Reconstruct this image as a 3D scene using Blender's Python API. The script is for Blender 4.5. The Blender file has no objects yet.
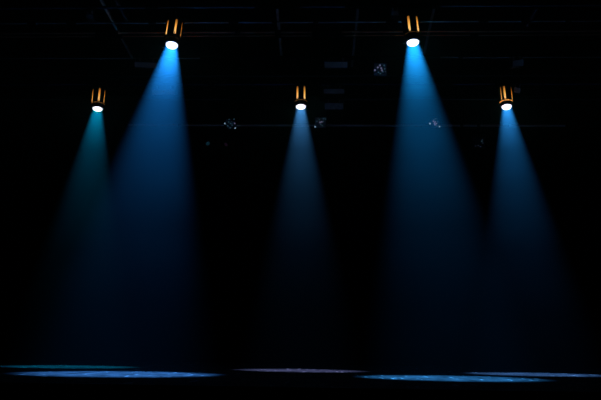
import bpy, bmesh, math, random
from mathutils import Vector, Matrix
random.seed(7)
sc = bpy.context.scene
COL = sc.collection
PI = math.pi
W, H, F = 601, 400, 835.0

# ------------------------------------------------------------------ camera
CAM = Vector((0.0, 0.0, 0.365))
PITCH = math.atan((349.5 - 200) / F)
RC = (Matrix.Rotation(math.radians(2.75), 4, 'Z') @ Matrix.Rotation(PI / 2 + PITCH, 4, 'X')
      @ Matrix.Rotation(math.radians(0.8), 4, 'Z'))
cd = bpy.data.cameras.new('camera')
cam = bpy.data.objects.new('camera', cd)
COL.objects.link(cam)
cam.matrix_world = Matrix.Translation(CAM) @ RC
cd.sensor_width = 36.0
cd.lens = F / W * 36.0
cd.clip_end = 200
sc.camera = cam
RC3 = RC.to_3x3()


def ray(px, py):
    return RC3 @ Vector(((px - W / 2) / F, -(py - H / 2) / F, -1.0))


def at(px, py, depth):
    """the point of the hall at that many metres upstage, seen at that spot"""
    d = ray(px, py)
    return CAM + d * (depth / d.y)


# ------------------------------------------------------------------ materials
def mat(name, base, rough=0.5, metal=0.0, spec=0.5, noise=0.0, scale=8.0, emit=None, strength=0.0):
    m = bpy.data.materials.new(name)
    m.use_nodes = True
    nt = m.node_tree
    b = nt.nodes['Principled BSDF']
    b.inputs['Base Color'].default_value = (*base, 1)
    b.inputs['Roughness'].default_value = rough
    b.inputs['Metallic'].default_value = metal
    b.inputs['Specular IOR Level'].default_value = spec
    if noise:
        tc = nt.nodes.new('ShaderNodeTexCoord')
        n = nt.nodes.new('ShaderNodeTexNoise')
        n.inputs['Scale'].default_value = scale
        n.inputs['Detail'].default_value = 4
        nt.links.new(tc.outputs['Object'], n.inputs['Vector'])
        r = nt.nodes.new('ShaderNodeValToRGB')
        r.color_ramp.elements[0].position = 0.3
        r.color_ramp.elements[1].position = 0.75
        r.color_ramp.elements[0].color = (*[c * (1 - noise) for c in base], 1)
        r.color_ramp.elements[1].color = (*[min(1, c * (1 + noise)) for c in base], 1)
        nt.links.new(n.outputs['Fac'], r.inputs['Fac'])
        nt.links.new(r.outputs['Color'], b.inputs['Base Color'])
    if emit:
        b.inputs['Emission Color'].default_value = (*emit, 1)
        b.inputs['Emission Strength'].default_value = strength
    return m


M_BLACK = mat('black_paint', (0.012, 0.012, 0.013), 0.55, noise=0.3)
M_DRAPE = mat('black_masking', (0.004, 0.004, 0.005), 0.95, spec=0.05, noise=0.4, scale=2)
M_CEIL = mat('black_ceiling', (0.004, 0.004, 0.005), 0.95, spec=0.05, noise=0.4, scale=3)
M_PIPE = mat('steel_pipe', (0.62, 0.60, 0.58), 0.42, metal=0.5, noise=0.25, scale=5)
M_DARKPIPE = mat('dark_steel_pipe', (0.16, 0.17, 0.20), 0.5, metal=0.4, noise=0.25, scale=5)
M_BROWN = mat('brown_painted_pipe', (0.70, 0.24, 0.12), 0.5, noise=0.3, scale=3)
M_GREY = mat('grey_flap', (0.66, 0.50, 0.42), 0.6, noise=0.12, scale=10)
M_DIMGREY = mat('dim_grey_flap', (0.38, 0.28, 0.24), 0.6, noise=0.12, scale=10)
M_LINER = mat('bare_metal_liner', (0.75, 0.62, 0.42), 0.4, metal=0.9, noise=0.1)
M_FACE = mat('led_face', (0.30, 0.36, 0.40), 0.35, noise=0.5, scale=25)


def lens_mat(name, col, strength):
    """thin frosted front lens: lets the lamp behind through and glows itself"""
    m = bpy.data.materials.new(name)
    m.use_nodes = True
    nt = m.node_tree
    nt.nodes.remove(nt.nodes['Principled BSDF'])
    t = nt.nodes.new('ShaderNodeBsdfTransparent')
    e = nt.nodes.new('ShaderNodeEmission')
    e.inputs['Color'].default_value = (*col, 1)
    e.inputs['Strength'].default_value = strength
    a = nt.nodes.new('ShaderNodeAddShader')
    nt.links.new(t.outputs[0], a.inputs[0])
    nt.links.new(e.outputs[0], a.inputs[1])
    nt.links.new(a.outputs[0], nt.nodes['Material Output'].inputs['Surface'])
    return m


def core_mat(name, strength, low, z0):
    """hot lamp envelope, hottest at its lower end"""
    m = bpy.data.materials.new(name)
    m.use_nodes = True
    nt = m.node_tree
    b = nt.nodes['Principled BSDF']
    b.inputs['Base Color'].default_value = (0.5, 0.3, 0.1, 1)
    tc = nt.nodes.new('ShaderNodeTexCoord')
    sx = nt.nodes.new('ShaderNodeSeparateXYZ')
    nt.links.new(tc.outputs['Object'], sx.inputs[0])
    mr = nt.nodes.new('ShaderNodeMapRange')
    mr.inputs['From Min'].default_value = z0 - 0.014
    mr.inputs['From Max'].default_value = z0 + 0.32
    nt.links.new(sx.outputs['Z'], mr.inputs['Value'])
    r = nt.nodes.new('ShaderNodeValToRGB')
    e = r.color_ramp.elements
    e[0].position = 0.0
    e[0].color = (0.9 * low, 0.42 * low, 0.09 * low, 1)
    e[1].position = 1.0
    e[1].color = (0.03, 0.011, 0.002, 1)
    a = e.new(0.05); a.color = (0.9 * low, 0.42 * low, 0.09 * low, 1)
    a = e.new(0.16); a.color = (1.0, 0.72, 0.24, 1)
    a = e.new(0.5); a.color = (0.80, 0.47, 0.08, 1)
    a = e.new(0.8); a.color = (0.32, 0.15, 0.02, 1)
    nt.links.new(mr.outputs['Result'], r.inputs['Fac'])
    nt.links.new(r.outputs['Color'], b.inputs['Emission Color'])
    b.inputs['Emission Strength'].default_value = strength
    return m


def floor_mat():
    """black dance floor, scuffed across the stage, with chalky specks"""
    m = bpy.data.materials.new('scuffed_stage_floor')
    m.use_nodes = True
    nt = m.node_tree
    L = nt.links.new
    b = nt.nodes['Principled BSDF']
    tc = nt.nodes.new('ShaderNodeTexCoord')
    mp = nt.nodes.new('ShaderNodeMapping')
    mp.inputs['Scale'].default_value = (1.6, 0.5, 1)
    L(tc.outputs['Object'], mp.inputs['Vector'])
    n = nt.nodes.new('ShaderNodeTexNoise')
    n.inputs['Scale'].default_value = 3.0
    n.inputs['Detail'].default_value = 8
    n.inputs['Roughness'].default_value = 0.7
    L(mp.outputs['Vector'], n.inputs['Vector'])
    r = nt.nodes.new('ShaderNodeValToRGB')
    e = r.color_ramp.elements
    e[0].position = 0.36; e[0].color = (0.008, 0.008, 0.008, 1)
    e[1].position = 0.68; e[1].color = (0.10, 0.10, 0.10, 1)
    L(n.outputs['Fac'], r.inputs['Fac'])
    n2 = nt.nodes.new('ShaderNodeTexNoise')
    n2.inputs['Scale'].default_value = 9.0
    n2.inputs['Detail'].default_value = 2
    mp2 = nt.nodes.new('ShaderNodeMapping')
    mp2.inputs['Scale'].default_value = (1.0, 0.12, 1)
    L(tc.outputs['Object'], mp2.inputs['Vector'])
    L(mp2.outputs['Vector'], n2.inputs['Vector'])
    r2 = nt.nodes.new('ShaderNodeValToRGB')
    r2.color_ramp.elements[0].position = 0.64
    r2.color_ramp.elements[0].color = (0, 0, 0, 1)
    r2.color_ramp.elements[1].position = 0.72
    r2.color_ramp.elements[1].color = (1, 1, 1, 1)
    L(n2.outputs['Fac'], r2.inputs['Fac'])
    mx = nt.nodes.new('ShaderNodeMix')
    mx.data_type = 'RGBA'
    mx.inputs['B'].default_value = (0.5, 0.48, 0.46, 1)
    L(r2.outputs['Color'], mx.inputs['Factor'])
    L(r.outputs['Color'], mx.inputs['A'])
    L(mx.outputs['Result'], b.inputs['Base Color'])
    b.inputs['Roughness'].default_value = 0.75
    b.inputs['Specular IOR Level'].default_value = 0.15
    return m


M_FLOOR = floor_mat()


# ------------------------------------------------------------------ mesh helpers
def frame(axis):
    a = Vector(axis).normalized()
    ref = Vector((0, 0, 1)) if abs(a.z) < 0.95 else Vector((0, 1, 0))
    u = ref.cross(a).normalized()
    return u, a.cross(u), a


def add_tube(bm, p, q, r, seg=16, r2=None, caps=True):
    p, q = Vector(p), Vector(q)
    u, v, a = frame(q - p)
    r2 = r if r2 is None else r2
    A = [bm.verts.new(p + (u * math.cos(2 * PI * i / seg) + v * math.sin(2 * PI * i / seg)) * r) for i in range(seg)]
    B = [bm.verts.new(q + (u * math.cos(2 * PI * i / seg) + v * math.sin(2 * PI * i / seg)) * r2) for i in range(seg)]
    for i in range(seg):
        j = (i + 1) % seg
        bm.faces.new((A[i], A[j], B[j], B[i]))
    if caps:
        bm.faces.new(A[::-1])
        bm.faces.new(B)


def add_lathe(bm, prof, seg=40, close=False):
    """profile of (radius, z) turned about Z; close joins last to first"""
    rings = []
    for r, z in prof:
        if r < 1e-6:
            rings.append([bm.verts.new((0, 0, z))])
        else:
            rings.append([bm.verts.new((r * math.cos(2 * PI * i / seg), r * math.sin(2 * PI * i / seg), z)) for i in range(seg)])
    pairs = list(zip(rings[:-1], rings[1:]))
    if close:
        pairs.append((rings[-1], rings[0]))
    for A, B in pairs:
        if len(A) == 1 and len(B) == 1:
            continue
        for i in range(seg):
            j = (i + 1) % seg
            if len(A) == 1:
                bm.faces.new((A[0], B[j], B[i]))
            elif len(B) == 1:
                bm.faces.new((A[i], A[j], B[0]))
            else:
                bm.faces.new((A[i], A[j], B[j], B[i]))


def add_box(bm, lo, hi, M=None, bevel=0.0):
    t = bmesh.new()
    bmesh.ops.create_cube(t, size=1)
    lo, hi = Vector(lo), Vector(hi)
    for v in t.verts:
        v.co = Vector((lo[k] + (v.co[k] + 0.5) * (hi[k] - lo[k]) for k in range(3)))
    if bevel:
        bmesh.ops.bevel(t, geom=t.edges[:], offset=bevel, segments=2, affect='EDGES')
    vm = {v: bm.verts.new(M @ v.co if M else v.co) for v in t.verts}
    for f in t.faces:
        bm.faces.new([vm[v] for v in f.verts])
    t.free()


def obj(name, bm, m, parent=None, smooth=False, M=None):
    if M is not None:
        bmesh.ops.transform(bm, matrix=M, verts=bm.verts[:])
    bmesh.ops.recalc_face_normals(bm, faces=bm.faces[:])
    me = bpy.data.meshes.new(name)
    bm.to_mesh(me)
    bm.free()
    if smooth:
        me.polygons.foreach_set('use_smooth', [True] * len(me.polygons))
        try:
            me.set_sharp_from_angle(angle=math.radians(40))
        except Exception:
            pass
    me.materials.append(m)
    o = bpy.data.objects.new(name, me)
    COL.objects.link(o)
    if parent:
        o.parent = parent
    return o


def tag(o, label, cat, group=None):
    o['label'] = label
    o['category'] = cat
    if group:
        o['group'] = group
    return o


def thing(name, M, label, cat, group=None):
    o = bpy.data.objects.new(name, None)
    o.empty_display_size = 0.1
    COL.objects.link(o)
    o.matrix_world = M
    return tag(o, label, cat, group)


def struct(name, lo, hi, m):
    bm = bmesh.new()
    add_box(bm, lo, hi)
    o = obj(name, bm, m)
    o['kind'] = 'structure'
    return o


# ------------------------------------------------------------------ the hall
XW, YB, YS, ZC = 8.0, 22.0, 8.45, 7.2
struct('floor', (-XW, YS, -0.12), (XW, YB, 0), M_FLOOR)
struct('trim_1', (-XW, YS - 0.06, -0.12), (XW, YS, 0.0), M_BLACK)              # stage nosing
struct('trim_2', (-XW, YS - 0.03, -1.1), (XW, YS, -0.12), M_DRAPE)             # stage front
struct('wall_back', (-XW - 0.2, YB, -1.1), (XW + 0.2, YB + 0.2, ZC), M_DRAPE)
struct('wall_left', (-XW - 0.2, -3, -1.1), (-XW, YB, ZC), M_DRAPE)
struct('wall_right', (XW, -3, -1.1), (XW + 0.2, YB, ZC), M_DRAPE)
struct('ceiling', (-XW - 0.2, -3, ZC), (XW + 0.2, YB + 0.2, ZC + 0.2), M_CEIL)

# ------------------------------------------------------------------ rig: cross pipes
ZP = 5.68
PIPES = {}


def pipe(key, py, x0, x1, label, m, r=0.024, z=None, depth=None, gaps=(), thick=0.04, ref=300):
    """a hung pipe across the stage; its ends as seen, with black sleeves added over the dark gaps"""
    if depth is None:
        d = ray(ref, py)
        depth = (z - CAM.z) / d.z * d.y
    else:
        z = at(ref, py, depth).z
    xa = max(-XW + 0.05, at(x0, py, depth).x)
    xb = min(XW - 0.05, at(x1, py, depth).x)
    root = thing('rigging_pipe', Matrix.Translation((0, depth, z)), label, 'pipe', None)
    bm = bmesh.new()
    add_tube(bm, (xa, 0, 0), (xb, 0, 0), r, 14)
    obj('tube', bm, m, root, True)
    n = 3
    for i in range(n):                                                       # drop rods to the ceiling
        x = xa + (xb - xa) * (i + 0.5) / n
        bm = bmesh.new()
        add_tube(bm, (x, 0, r * 0.5), (x, 0, ZC - z), 0.008, 8)
        obj('hanger_rod', bm, M_BLACK, root, True)
    for g0, g1 in gaps:  # invented black sleeves blot out these stretches of the tube
        a, b = at(g0, py, depth).x, at(g1, py, depth).x
        bm = bmesh.new()
        add_tube(bm, (a, 0, 0), (b, 0, 0), thick, 14)
        obj('added_sleeve', bm, M_DRAPE, root, True)
    PIPES[key] = (depth, z)
    return root


# ------------------------------------------------------------------ spotlights
def orient(axis):
    q = Vector((0, 0, -1)).rotation_difference(Vector(axis).normalized())
    return q.to_matrix().to_4x4()


LENS_R = 0.098
SPOTS = []


def spotlight(px, py, depth, aim_px, aim_depth, slots, gap, low, dome, label, color, watts, half, blend, core_k, lens_col, lens_k, pipe_key):
    pos = at(px, py, depth)
    # floor point straight from the hall's own coordinates
    d = ray(aim_px, 372)
    aim = Vector((CAM.x + d.x * aim_depth / d.y, aim_depth, 0.0))
    ax = (aim - pos).normalized()
    M = Matrix.Translation(pos) @ orient(ax)
    root = thing('stage_spotlight', M, label, 'spotlight', 'spotlights with lit beams')
    # slotted housing: five louvre slots
    ro, ri = 0.135, 0.130
    z0, z1 = (0.142, 0.428) if pipe_key == 'front' else (0.116, 0.406)
    full = [(t % 360, w_) for t, w_ in slots] + [(128, 14), (180, 14), (232, 14)]
    full.sort()
    bm = bmesh.new()
    for k in range(len(full)):
        t0, w0 = full[k]
        t1, w1 = full[(k + 1) % len(full)]
        if k == len(full) - 1:
            t1 += 360
        a0 = math.radians(t0 + w0 / 2)
        a1 = math.radians(t1 - w1 / 2)
        n = max(3, int((a1 - a0) / 0.12))
        cols = []
        for i in range(n + 1):
            t = a0 + (a1 - a0) * i / n
            s, c = math.sin(t), -math.cos(t)                 # 0 deg faces the house
            cols.append([bm.verts.new((r * s, r * c, z)) for r, z in ((ro, z0), (ro, z1), (ri, z1), (ri, z0))])
        for A, B in zip(cols[:-1], cols[1:]):
            for i in range(4):
                j = (i + 1) % 4
                bm.faces.new((A[i], A[j], B[j], B[i])).material_index = 1 if i == 2 else 0
        bm.faces.new(cols[0]).material_index = 1
        bm.faces.new(cols[-1][::-1]).material_index = 1
    obj('housing', bm, M_BLACK, root, True).data.materials.append(M_LINER)
    bm = bmesh.new()
    add_lathe(bm, [(ri, z1 - 0.004), (ro + 0.003, z1 - 0.004), (ro + 0.003, z1 + 0.012), (0.11, z1 + 0.045), (0.03, z1 + 0.058), (0, z1 + 0.058)])
    obj('end_cap', bm, M_BLACK, root, True)
    # collar between the slots and the nose, leaving a thin gap when the photo shows one
    bm = bmesh.new()
    add_lathe(bm, [(ri, z0 - 0.012), (ro + 0.002, z0 - 0.012), (ro + 0.002, z0 + 0.003), (ri, z0 + 0.003)], close=True)
    obj('collar', bm, M_BLACK, root, True)
    bm = bmesh.new()
    top = z0 - 0.012 - gap
    add_lathe(bm, [(LENS_R, 0.012), (LENS_R + 0.008, 0.012), (LENS_R + 0.009, 0.03), (ro, top), (ri, top), (LENS_R - 0.004, 0.03)], close=True)
    obj('nose_barrel', bm, M_BLACK, root, True)
    for t in (20, 155, 205, 335):
        t = math.radians(t)
        bm = bmesh.new()
        add_box(bm, (0.5 * (ro + ri) * math.sin(t) - 0.004, -0.5 * (ro + ri) * math.cos(t) - 0.004, 0.02),
                (0.5 * (ro + ri) * math.sin(t) + 0.004, -0.5 * (ro + ri) * math.cos(t) + 0.004, z0 + 0.05))
        obj('tie_strap', bm, M_BLACK, root)
    bm = bmesh.new()
    add_lathe(bm, [(0.120, 0.085), (0.124, 0.09), (0.124, 0.425), (0.09, 0.434), (0, 0.436), (0, 0.431), (0.09, 0.429), (0.119, 0.42), (0.116, 0.085)], 36)
    obj('lamp_core', bm, core_mat('lamp_core_glow', core_k, low, z0), root, True)['label'] = 'glowing amber lamp seen through the slots'
    bm = bmesh.new()                                                          # domed lens
    prof = [(LENS_R * math.cos(t), -dome * math.sin(t) + 0.012) for t in [PI / 2 * i / 8 for i in range(9)]]
    prof[-1] = (0, prof[-1][1])
    add_lathe(bm, prof, 40)
    obj('lens', bm, lens_mat('lens_glow', lens_col, lens_k), root, True)['label'] = 'white glowing domed lens'
    # yoke and clamp
    bm = bmesh.new()
    for s in (-1, 1):
        add_box(bm, (s * 0.148 - 0.003, -0.017, 0.29), (s * 0.148 + 0.003, 0.017, 0.546))
    add_box(bm, (-0.151, -0.017, 0.540), (0.151, 0.017, 0.547))
    yk = obj('yoke', bm, M_BLACK, root)
    for s in (-1, 1):
        bm = bmesh.new()
        add_tube(bm, (s * 0.136, 0, 0.32), (s * 0.168, 0, 0.32), 0.016, 12)
        obj('knob', bm, M_BLACK, yk, True)
    pd, pz = PIPES[pipe_key]
    inv = M.inverted()
    bm = bmesh.new()
    a = M @ Vector((0, 0, 0.546))
    b = Vector((a.x, pd, pz))
    add_tube(bm, a, b + Vector((0, 0, -0.02)), 0.012, 10)
    add_tube(bm, b + Vector((-0.022, 0, 0)), b + Vector((0.022, 0, 0)), 0.036, 14)
    obj('clamp', bm, M_BLACK, root, False, inv)
    # the lamp itself
    ld = bpy.data.lights.new('spot_beam', 'SPOT')
    ld.color = color
    ld.energy = watts
    ld.spot_size = 2 * math.radians(half)
    ld.spot_blend = blend
    ld.shadow_soft_size = 0.02
    lo = bpy.data.objects.new('spot_beam', ld)
    COL.objects.link(lo)
    lo.matrix_world = Matrix.Translation(pos - ax * min(0.4, LENS_R / math.tan(math.radians(half)))) @ orient(ax)
    SPOTS.append(lo)
    return root


YF, YR = 12.8, 16.0
pipe('front', 6.5, -300, 900, 'frontmost steel pipe along the top edge of the frame, carrying the two highest spotlights',
     M_DARKPIPE, depth=YF + 0.02, gaps=((145, 158), (255, 300), (345, 440)))
pipe('rear', 76, -300, 900, 'dark pipe carrying the three lower lit spotlights', M_BLACK, depth=YR)
pipe('second', 22.3, -300, 900, 'long pale steel pipe second from the top, running the full width of the rig', M_PIPE, depth=13.35, r=0.014,
     gaps=((28, 36), (67, 76), (149, 156), (229, 238), (272, 277), (313, 318), (386, 398), (479, 488), (521, 530), (565, 571)))
pipe('brown', 32.2, -300, 900, 'upper brown pipe of the close pair below the second pipe', M_BROWN, z=ZP, r=0.014,
     gaps=((96, 118), (235, 240), (275, 281), (312, 342)))
pipe('brown2', 35.8, -300, 900, 'lower brown pipe of the close pair below the second pipe', M_BROWN, z=ZP, r=0.010,
     gaps=((96, 122), (275, 281), (312, 345), (470, 478)))
pipe('fourth', 58.0, -300, 900, 'thin grey pipe behind the upper spotlights, level with the pale flat flaps', M_PIPE, z=ZP, r=0.010,
     gaps=((200, 330), (338, 440), (458, 462)))
pipe('blue', 84.5, -300, 900, 'dark blue painted pipe just behind the tops of the lower spotlights', mat('blue_painted_pipe', (0.03, 0.035, 0.15), 0.5, noise=0.3), z=ZP, r=0.018,
     gaps=((100, 120), (208, 214), (300, 322), (440, 452), (495, 515)))
pipe('sixth', 99.5, -300, 900, 'thin dark pipe between the blue pipe and the rearmost pipe', M_DARKPIPE, z=ZP, r=0.012,
     gaps=((230, 296), (320, 336)))
pipe('last', 125.3, 128, 565, 'rearmost thin pale pipe hung with round LED lamps', mat('pale_painted_pipe', (0.8, 0.8, 0.8), 0.4, noise=0.1), depth=19.2, r=0.027,
     gaps=((178, 181), (460, 463), (477, 480), (504, 509)))

COLS = {'D': (0.0, 0.28, 0.54), 'B': (0.06, 0.31, 1.0), 'E': (0.28, 0.34, 0.80), 'C': (0.04, 0.33, 0.9), 'F': (0.10, 0.31, 0.85)}
GLOW = (0.75, 0.88, 1.0)
spotlight(171.8, 45.4, YF, 121.5, 11.7, ((-47, 15), (22, 13), (72, 4)), 0.0, 0.2, 0.06,
          'upper left lit spotlight throwing the broad blue beam down to the left', COLS['B'], 8200, 15.1, 0.75, 1.15, GLOW, 1.6, 'front')
spotlight(412.9, 42.8, YF, 450, 12.05, ((-20, 15), (45, 17)), 0.006, 0.15, 0.06,
          'upper right lit spotlight with two amber slots and an azure beam leaning right', COLS['C'], 7400, 14.3, 0.75, 1.15, GLOW, 1.6, 'front')
spotlight(97.5, 109.1, YR, 70, 15.25, ((-50, 13), (20, 14), (72, 5)), 0.012, 0.2, 0.05,
          'lower left lit spotlight with the teal beam, nearest the left edge', COLS['D'], 3300, 14.3, 0.75, 1.0, GLOW, 1.5, 'rear')
spotlight(300.9, 107.0, YR, 301, 15.1, ((-28, 16), (36, 16)), 0.012, 0.15, 0.05,
          'lit spotlight in the middle pointing straight down with a narrow pale blue beam', COLS['E'], 3000, 13.0, 0.75, 1.0, GLOW, 1.5, 'rear')
spotlight(506.7, 107.1, YR, 537, 14.9, ((-48, 5), (-17, 15), (57, 14)), 0.025, 0.9, 0.055,
          'lower right lit spotlight with glowing amber collar below its slots', COLS['F'], 4600, 13.8, 0.75, 1.0, GLOW, 1.5, 'rear')


# ------------------------------------------------------------------ rig: bars running upstage
def bar(p0, p1, label, m=M_PIPE, z=6.15, r=0.022):
    pts = []
    for px, py in (p0, p1):
        d = ray(px, py)
        pts.append(CAM + d * ((z - CAM.z) / d.z))
    a, b = pts
    root = thing('grid_bar', Matrix.Translation(a), label, 'bar')
    bm = bmesh.new()
    add_box(bm, (-r, 0, -0.02), (r, (b - a).length, 0.02), (b - a).to_track_quat('Y', 'Z').to_matrix().to_4x4())
    obj('rail', bm, m, root)
    for t in (0.1, 0.9):
        bm = bmesh.new()
        q = (b - a) * t
        add_tube(bm, q, q + Vector((0, 0, ZC - z)), 0.008, 8)
        obj('hanger_rod', bm, M_BLACK, root)
    return root


bar((98, -6), (132, 57), 'slanting grey grid bar left of the upper left spotlight')
bar((114, -4), (128, 22), 'short slanting dark bar right beside the left slanting grid bar', M_DARKPIPE)
bar((277, 8), (282, 60), 'nearly upright grey grid bar left of the middle spotlight')
bar((358, 8), (352, 66), 'grey grid bar running upstage past the stack of three grey flaps')
bar((434, 8), (424, 54), 'grey grid bar immediately right of the upper right spotlight')
bar((537, 8), (527, 26), 'short slanting grid bar above the lower right spotlight', M_DARKPIPE)


# ------------------------------------------------------------------ flood lamps with pale flaps
def flood(px, py, w_px, h_px, key, label, m, roll=0):
    depth = PIPES[key][0] - 0.115
    p = at(px, py, depth)
    s = depth / F
    w, h = w_px * s, h_px * s
    root = thing('flood_lamp', Matrix.Translation(p) @ Matrix.Rotation(math.radians(roll), 4, 'Y'), label, 'flood lamp', 'unlit flood lamps with pale flaps')
    bm = bmesh.new()
    add_box(bm, (-w / 2, 0.03, -h * 0.2), (w / 2, 0.24, h * 0.9 + 0.05), None, 0.012)
    obj('housing', bm, M_BLACK, root)
    bm = bmesh.new()
    T = Matrix.Rotation(math.radians(28), 4, 'X')
    add_box(bm, (-w / 2, -0.006, -h * 0.58), (w / 2, 0.0, h * 0.52), T, 0.002)
    fl = obj('flap', bm, m, root)
    fl['label'] = 'pale grey flat flap'
    zt = h * 0.9 + 0.05
    for k in (-0.3, 0.3):
        bm = bmesh.new()
        add_tube(bm, (w * k - 0.012, 0.0, zt * 0.8), (w * k + 0.012, 0.0, zt * 0.8), 0.018, 12)
        add_box(bm, (w * k - 0.012, 0.0, zt * 0.55), (w * k + 0.012, 0.04, zt * 0.8))
        obj('hinge', bm, M_DIMGREY, fl)
    bm = bmesh.new()
    for s_ in (-1, 1):
        add_box(bm, (s_ * (w / 2 + 0.006) - 0.003, 0.10, zt * 0.3), (s_ * (w / 2 + 0.006) + 0.003, 0.13, zt + 0.03))
    add_box(bm, (-w / 2 - 0.009, 0.10, zt + 0.027), (w / 2 + 0.009, 0.13, zt + 0.033))
    obj('yoke', bm, M_BLACK, root)
    bm = bmesh.new()
    add_tube(bm, (0, 0.115, zt + 0.03), (0, 0.115, max(zt + 0.05, PIPES[key][1] - p.z)), 0.012, 8)
    obj('clamp', bm, M_BLACK, root)
    return root


flood(336, 64.5, 24, 5.5, 'fourth', 'grey-flapped flood lamp, topmost of the stack of three right of the middle spotlight', M_GREY)
flood(334, 91.0, 21, 4.5, 'blue', 'unlit flood lamp with grey flap, middle one of the stack of three', M_DIMGREY)
flood(334, 106, 19, 6, 'sixth', 'unlit flood lamp with dim flap, lowest of the stack of three', M_FACE)
flood(146, 64.8, 24, 5, 'fourth', 'unlit flood lamp with grey flap touching the left edge of the broad blue beam', M_GREY, 3)
flood(163.5, 92, 24, 5, 'blue', 'unlit flood lamp seen through the broad blue beam', M_GREY)
flood(518, 63, 11, 6, 'fourth', 'small unlit flood lamp with slanted grey flap above the lower right spotlight', M_GREY, -8)
flood(517, 90, 7, 5, 'blue', 'tiny grey flap lamp just right of the lower right spotlight', M_DIMGREY, 12)
flood(395, 13, 7.5, 4, 'front', 'small grey flap lamp up left of the upper right spotlight', M_DIMGREY)
flood(89.5, 16.5, 7, 3.5, 'front', 'small dim flap lamp at upper left between the two topmost pipes', M_DIMGREY)


# ------------------------------------------------------------------ LED lamps
DIODE_GLINTS = [mat('diode_%d' % i, (0.5, 0.6, 0.7), 0.15, emit=c, strength=s) for i, (c, s) in enumerate(
    (((0.25, 0.55, 0.75), 0.55), ((0.35, 0.42, 0.75), 0.24), ((0.12, 0.40, 0.55), 0.11), ((0.2, 0.3, 0.5), 0.035)))]  # light reflected by the diodes, put in as a faint emission


def led(px, py, r_px, key, dots, label, square=False, tilt=35, face_m=None):
    """dots: (dx, dy, brightness step) across the face, as fractions of its radius"""
    depth = PIPES[key][0] - 0.14
    p = at(px, py, depth)
    r = r_px * depth / F
    R = Matrix.Rotation(math.radians(90 + tilt), 4, 'X')
    root = thing('led_lamp', Matrix.Translation(p), label, 'LED lamp', 'round and square LED lamps hung at the back')
    bm = bmesh.new()
    if square:
        add_box(bm, (-r, -r, -0.10), (r, r, -0.004), None, 0.015)
        obj('housing', bm, M_BLACK, root, False, R)
    else:
        add_lathe(bm, [(0, -0.12), (r * 0.7, -0.12), (r * 0.8, -0.10), (r, -0.05), (r, 0.012), (r * 0.93, 0.012), (r * 0.93, -0.004), (0, -0.004)], 32)
        obj('housing', bm, M_BLACK, root, True, R)
    bm = bmesh.new()
    q = r * 0.9
    if square:
        add_box(bm, (-q, -q, -0.003), (q, q, 0.003))
    else:
        add_lathe(bm, [(0, 0.003), (q, 0.003), (q, -0.003), (0, -0.003)], 32)
    fp = obj('face_plate', bm, face_m or M_FACE, root, False, R)
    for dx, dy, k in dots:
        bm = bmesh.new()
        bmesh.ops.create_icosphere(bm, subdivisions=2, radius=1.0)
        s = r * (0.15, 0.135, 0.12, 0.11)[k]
        obj('diode', bm, DIODE_GLINTS[k], fp, True, R @ Matrix.Translation((dx * r, dy * r, 0.004)) @ Matrix.Diagonal((s, s, s * 0.6, 1)))
    bm = bmesh.new()
    yb = 0.06
    for s in (-1, 1):
        a = Vector((s * (r + 0.008), yb, 0.02))
        add_box(bm, a - Vector((0.003, 0.012, 0.03)), a + Vector((0.003, 0.012, r + 0.04)))
    t = Vector((0, yb, 0.02 + r + 0.04))
    add_box(bm, t - Vector((r + 0.011, 0.012, 0.003)), t + Vector((r + 0.011, 0.012, 0.003)))
    obj('yoke', bm, M_BLACK, root)
    bm = bmesh.new()
    add_tube(bm, t, (0, 0.14, PIPES[key][1] - p.z), 0.010, 8)
    obj('clamp', bm, M_BLACK, root)
    return root


led(230, 124, 6.2, 'last', [(-.86, 0.1, 0), (.82, 0.12, 1), (.84, -.7, 0), (-.1, .85, 2), (.72, .85, 2), (0, -.65, 2), (-.4, -.3, 2), (.1, .1, 2), (.35, -.2, 2), (-.2, .35, 2), (.3, .4, 3)],
    'round LED lamp on the rearmost pipe, between the broad blue beam and the middle beam')
led(320.5, 122.5, 6.2, 'last', [(-.9, -.75, 0), (-.6, .2, 2), (-.2, .5, 2), (.2, .1, 1), (.0, -.3, 2), (.5, .7, 2), (.85, .6, 2), (.3, -.55, 2), (-.4, .75, 3), (.45, .2, 2), (-.1, .05, 1)],
    'squarish LED lamp just right of the middle beam on the rearmost pipe', True)
led(380.5, 69.5, 7.2, 'fourth', [(-.8, -.1, 1), (-.4, .3, 1), (-.1, .6, 1), (.1, .2, 1), (.35, -.3, 2), (.6, .1, 2), (0, -.6, 2), (-.3, -.4, 2), (.5, .6, 2), (.2, -.1, 1), (.75, -.3, 3)],
    'square LED panel hanging below and left of the upper right spotlight', True, 30)
led(434.5, 123, 6.2, 'last', [(-.75, -.1, 0), (.85, -.6, 0), (-.2, .3, 1), (.1, .2, 1), (.1, -.3, 1), (.3, -.1, 1), (-.1, .6, 2), (.2, .75, 2), (.5, .2, 2), (.4, -.5, 2), (0, -.05, 1)],
    'LED lamp seen through the azure right hand beam')
led(479, 143, 6.5, 'last', [(.4, .3, 2), (.6, .0, 3), (-.5, -.5, 3), (-.1, -.4, 3), (.3, -.6, 3), (.5, .55, 3)],
    'dim LED lamp hanging lower, between the two right hand beams', True, 35, face_m=M_BLACK)


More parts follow.
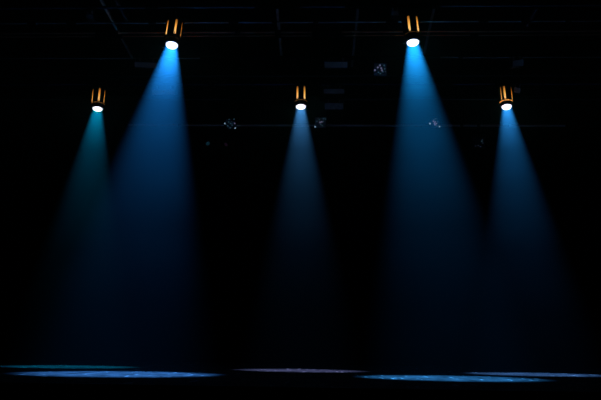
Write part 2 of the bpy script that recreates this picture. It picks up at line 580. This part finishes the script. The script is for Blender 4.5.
# ------------------------------------------------------------------ small unlit profile lamps
def profile(px, py, key, label, glint, yaw, m):
    depth = PIPES[key][0] + 0.25
    p = at(px, py, depth)
    R = Matrix.Rotation(math.radians(yaw), 4, 'Z') @ Matrix.Rotation(math.radians(122), 4, 'X')
    root = thing('profile_lamp', Matrix.Translation(p), label, 'profile lamp', 'small unlit profile lamps below the rearmost pipe')
    bm = bmesh.new()
    add_lathe(bm, [(0, -0.36), (0.06, -0.36), (0.075, -0.33), (0.075, -0.16), (0.055, -0.12), (0.055, -0.01), (0.064, -0.01), (0.064, 0.02), (0.052, 0.02), (0.052, -0.02), (0, -0.02)], 28)
    obj('barrel', bm, M_BLACK, root, True, R)
    bm = bmesh.new()
    add_lathe(bm, [(0, 0.016), (0.02, 0.013), (0.04, 0.003), (0.05, -0.012), (0, -0.014)], 28)
    obj('lens', bm, m, root, True, R)['label'] = glint
    bm = bmesh.new()
    c = R @ Vector((0, 0, -0.22))
    for s in (-1, 1):
        a = c + Vector((s * 0.085, 0, 0))
        add_box(bm, a - Vector((0.003, 0.012, 0.02)), a + Vector((0.003, 0.012, 0.14)))
    t = c + Vector((0, 0, 0.14))
    add_box(bm, t - Vector((0.088, 0.012, 0.003)), t + Vector((0.088, 0.012, 0.003)))
    obj('yoke', bm, M_BLACK, root)
    bm = bmesh.new()
    add_tube(bm, t, (t.x, -0.25, PIPES[key][1] - p.z), 0.010, 8)
    obj('clamp', bm, M_BLACK, root)


profile(207.8, 143.5, 'last', 'small unlit lamp with a blue lens glint, below and left of the round LED lamp', 'lens with painted bluish glint', 25,
        mat('blue_glint_lens', (0.08, 0.3, 0.45), 0.2, emit=(0.05, 0.3, 0.45), strength=0.05))  # lamp is off: its blue glint is painted as weak emission
profile(226.0, 144.5, 'last', 'small unlit lamp with a faint violet lens glint, right below the round LED lamp', 'lens with painted violet glint', -25,
        mat('violet_glint_lens', (0.2, 0.1, 0.25), 0.2, emit=(0.25, 0.12, 0.3), strength=0.02))  # violet reflection put into the lens colour and a slight glow

# ------------------------------------------------------------------ haze in the air of the hall
w = bpy.data.worlds.new('hall_air')
sc.world = w
w.use_nodes = True
nt = w.node_tree
nt.nodes['Background'].inputs['Color'].default_value = (0, 0, 0, 1)
nt.nodes['Background'].inputs['Strength'].default_value = 0
L = nt.links.new
geo = nt.nodes.new('ShaderNodeNewGeometry')
sx = nt.nodes.new('ShaderNodeSeparateXYZ')
L(geo.outputs['Position'], sx.inputs[0])


def math_node(op, a, b=None):
    n = nt.nodes.new('ShaderNodeMath')
    n.operation = op
    for i, v in enumerate((a, b)):
        if v is None:
            continue
        if isinstance(v, (int, float)):
            n.inputs[i].default_value = v
        else:
            L(v, n.inputs[i])
    return n.outputs[0]


# smoke hangs up by the lamps and thins out towards the stage floor
DENS = [(0.0, 0.0012), (1.0, 0.0016), (2.2, 0.0033), (3.3, 0.0086), (4.2, 0.0155), (4.6, 0.032), (5.0, 0.065)]
rp = nt.nodes.new('ShaderNodeValToRGB')
el = rp.color_ramp.elements
while len(el) > 1:
    el.remove(el[-1])
for k, (z_, d_) in enumerate(DENS):
    e_ = el[0] if k == 0 else el.new(z_ / 6.0)
    e_.position = z_ / 6.0
    e_.color = (d_ / 0.07, d_ / 0.07, d_ / 0.07, 1)
L(math_node('DIVIDE', sx.outputs['Z'], 6.0), rp.inputs['Fac'])
den = math_node('MULTIPLY', rp.outputs['Color'], 0.07)
nz = nt.nodes.new('ShaderNodeTexNoise')
nz.inputs['Scale'].default_value = 0.9
nz.inputs['Detail'].default_value = 2
L(geo.outputs['Position'], nz.inputs['Vector'])
den = math_node('MULTIPLY', den, math_node('ADD', math_node('MULTIPLY', nz.outputs['Fac'], 0.7), 0.65))
vs = nt.nodes.new('ShaderNodeVolumeScatter')
vs.inputs['Color'].default_value = (0.2, 0.94, 1, 1)
vs.inputs['Anisotropy'].default_value = 0.0
L(den, vs.inputs['Density'])
L(vs.outputs[0], nt.nodes['World Output'].inputs['Volume'])
w.cycles.volume_step_size = 0.5
try:
    w.cycles.volume_sampling = 'EQUIANGULAR'
except Exception:
    pass

sc.cycles.use_denoising = True
sc.cycles.max_bounces = 6
sc.cycles.volume_bounces = 0
sc.cycles.sample_clamp_indirect = 2.0
sc.view_settings.view_transform = 'Standard'
sc.view_settings.look = 'None'
sc.view_settings.gamma = 1
sc.view_settings.exposure = 0.0
sc.view_settings.use_curve_mapping = False
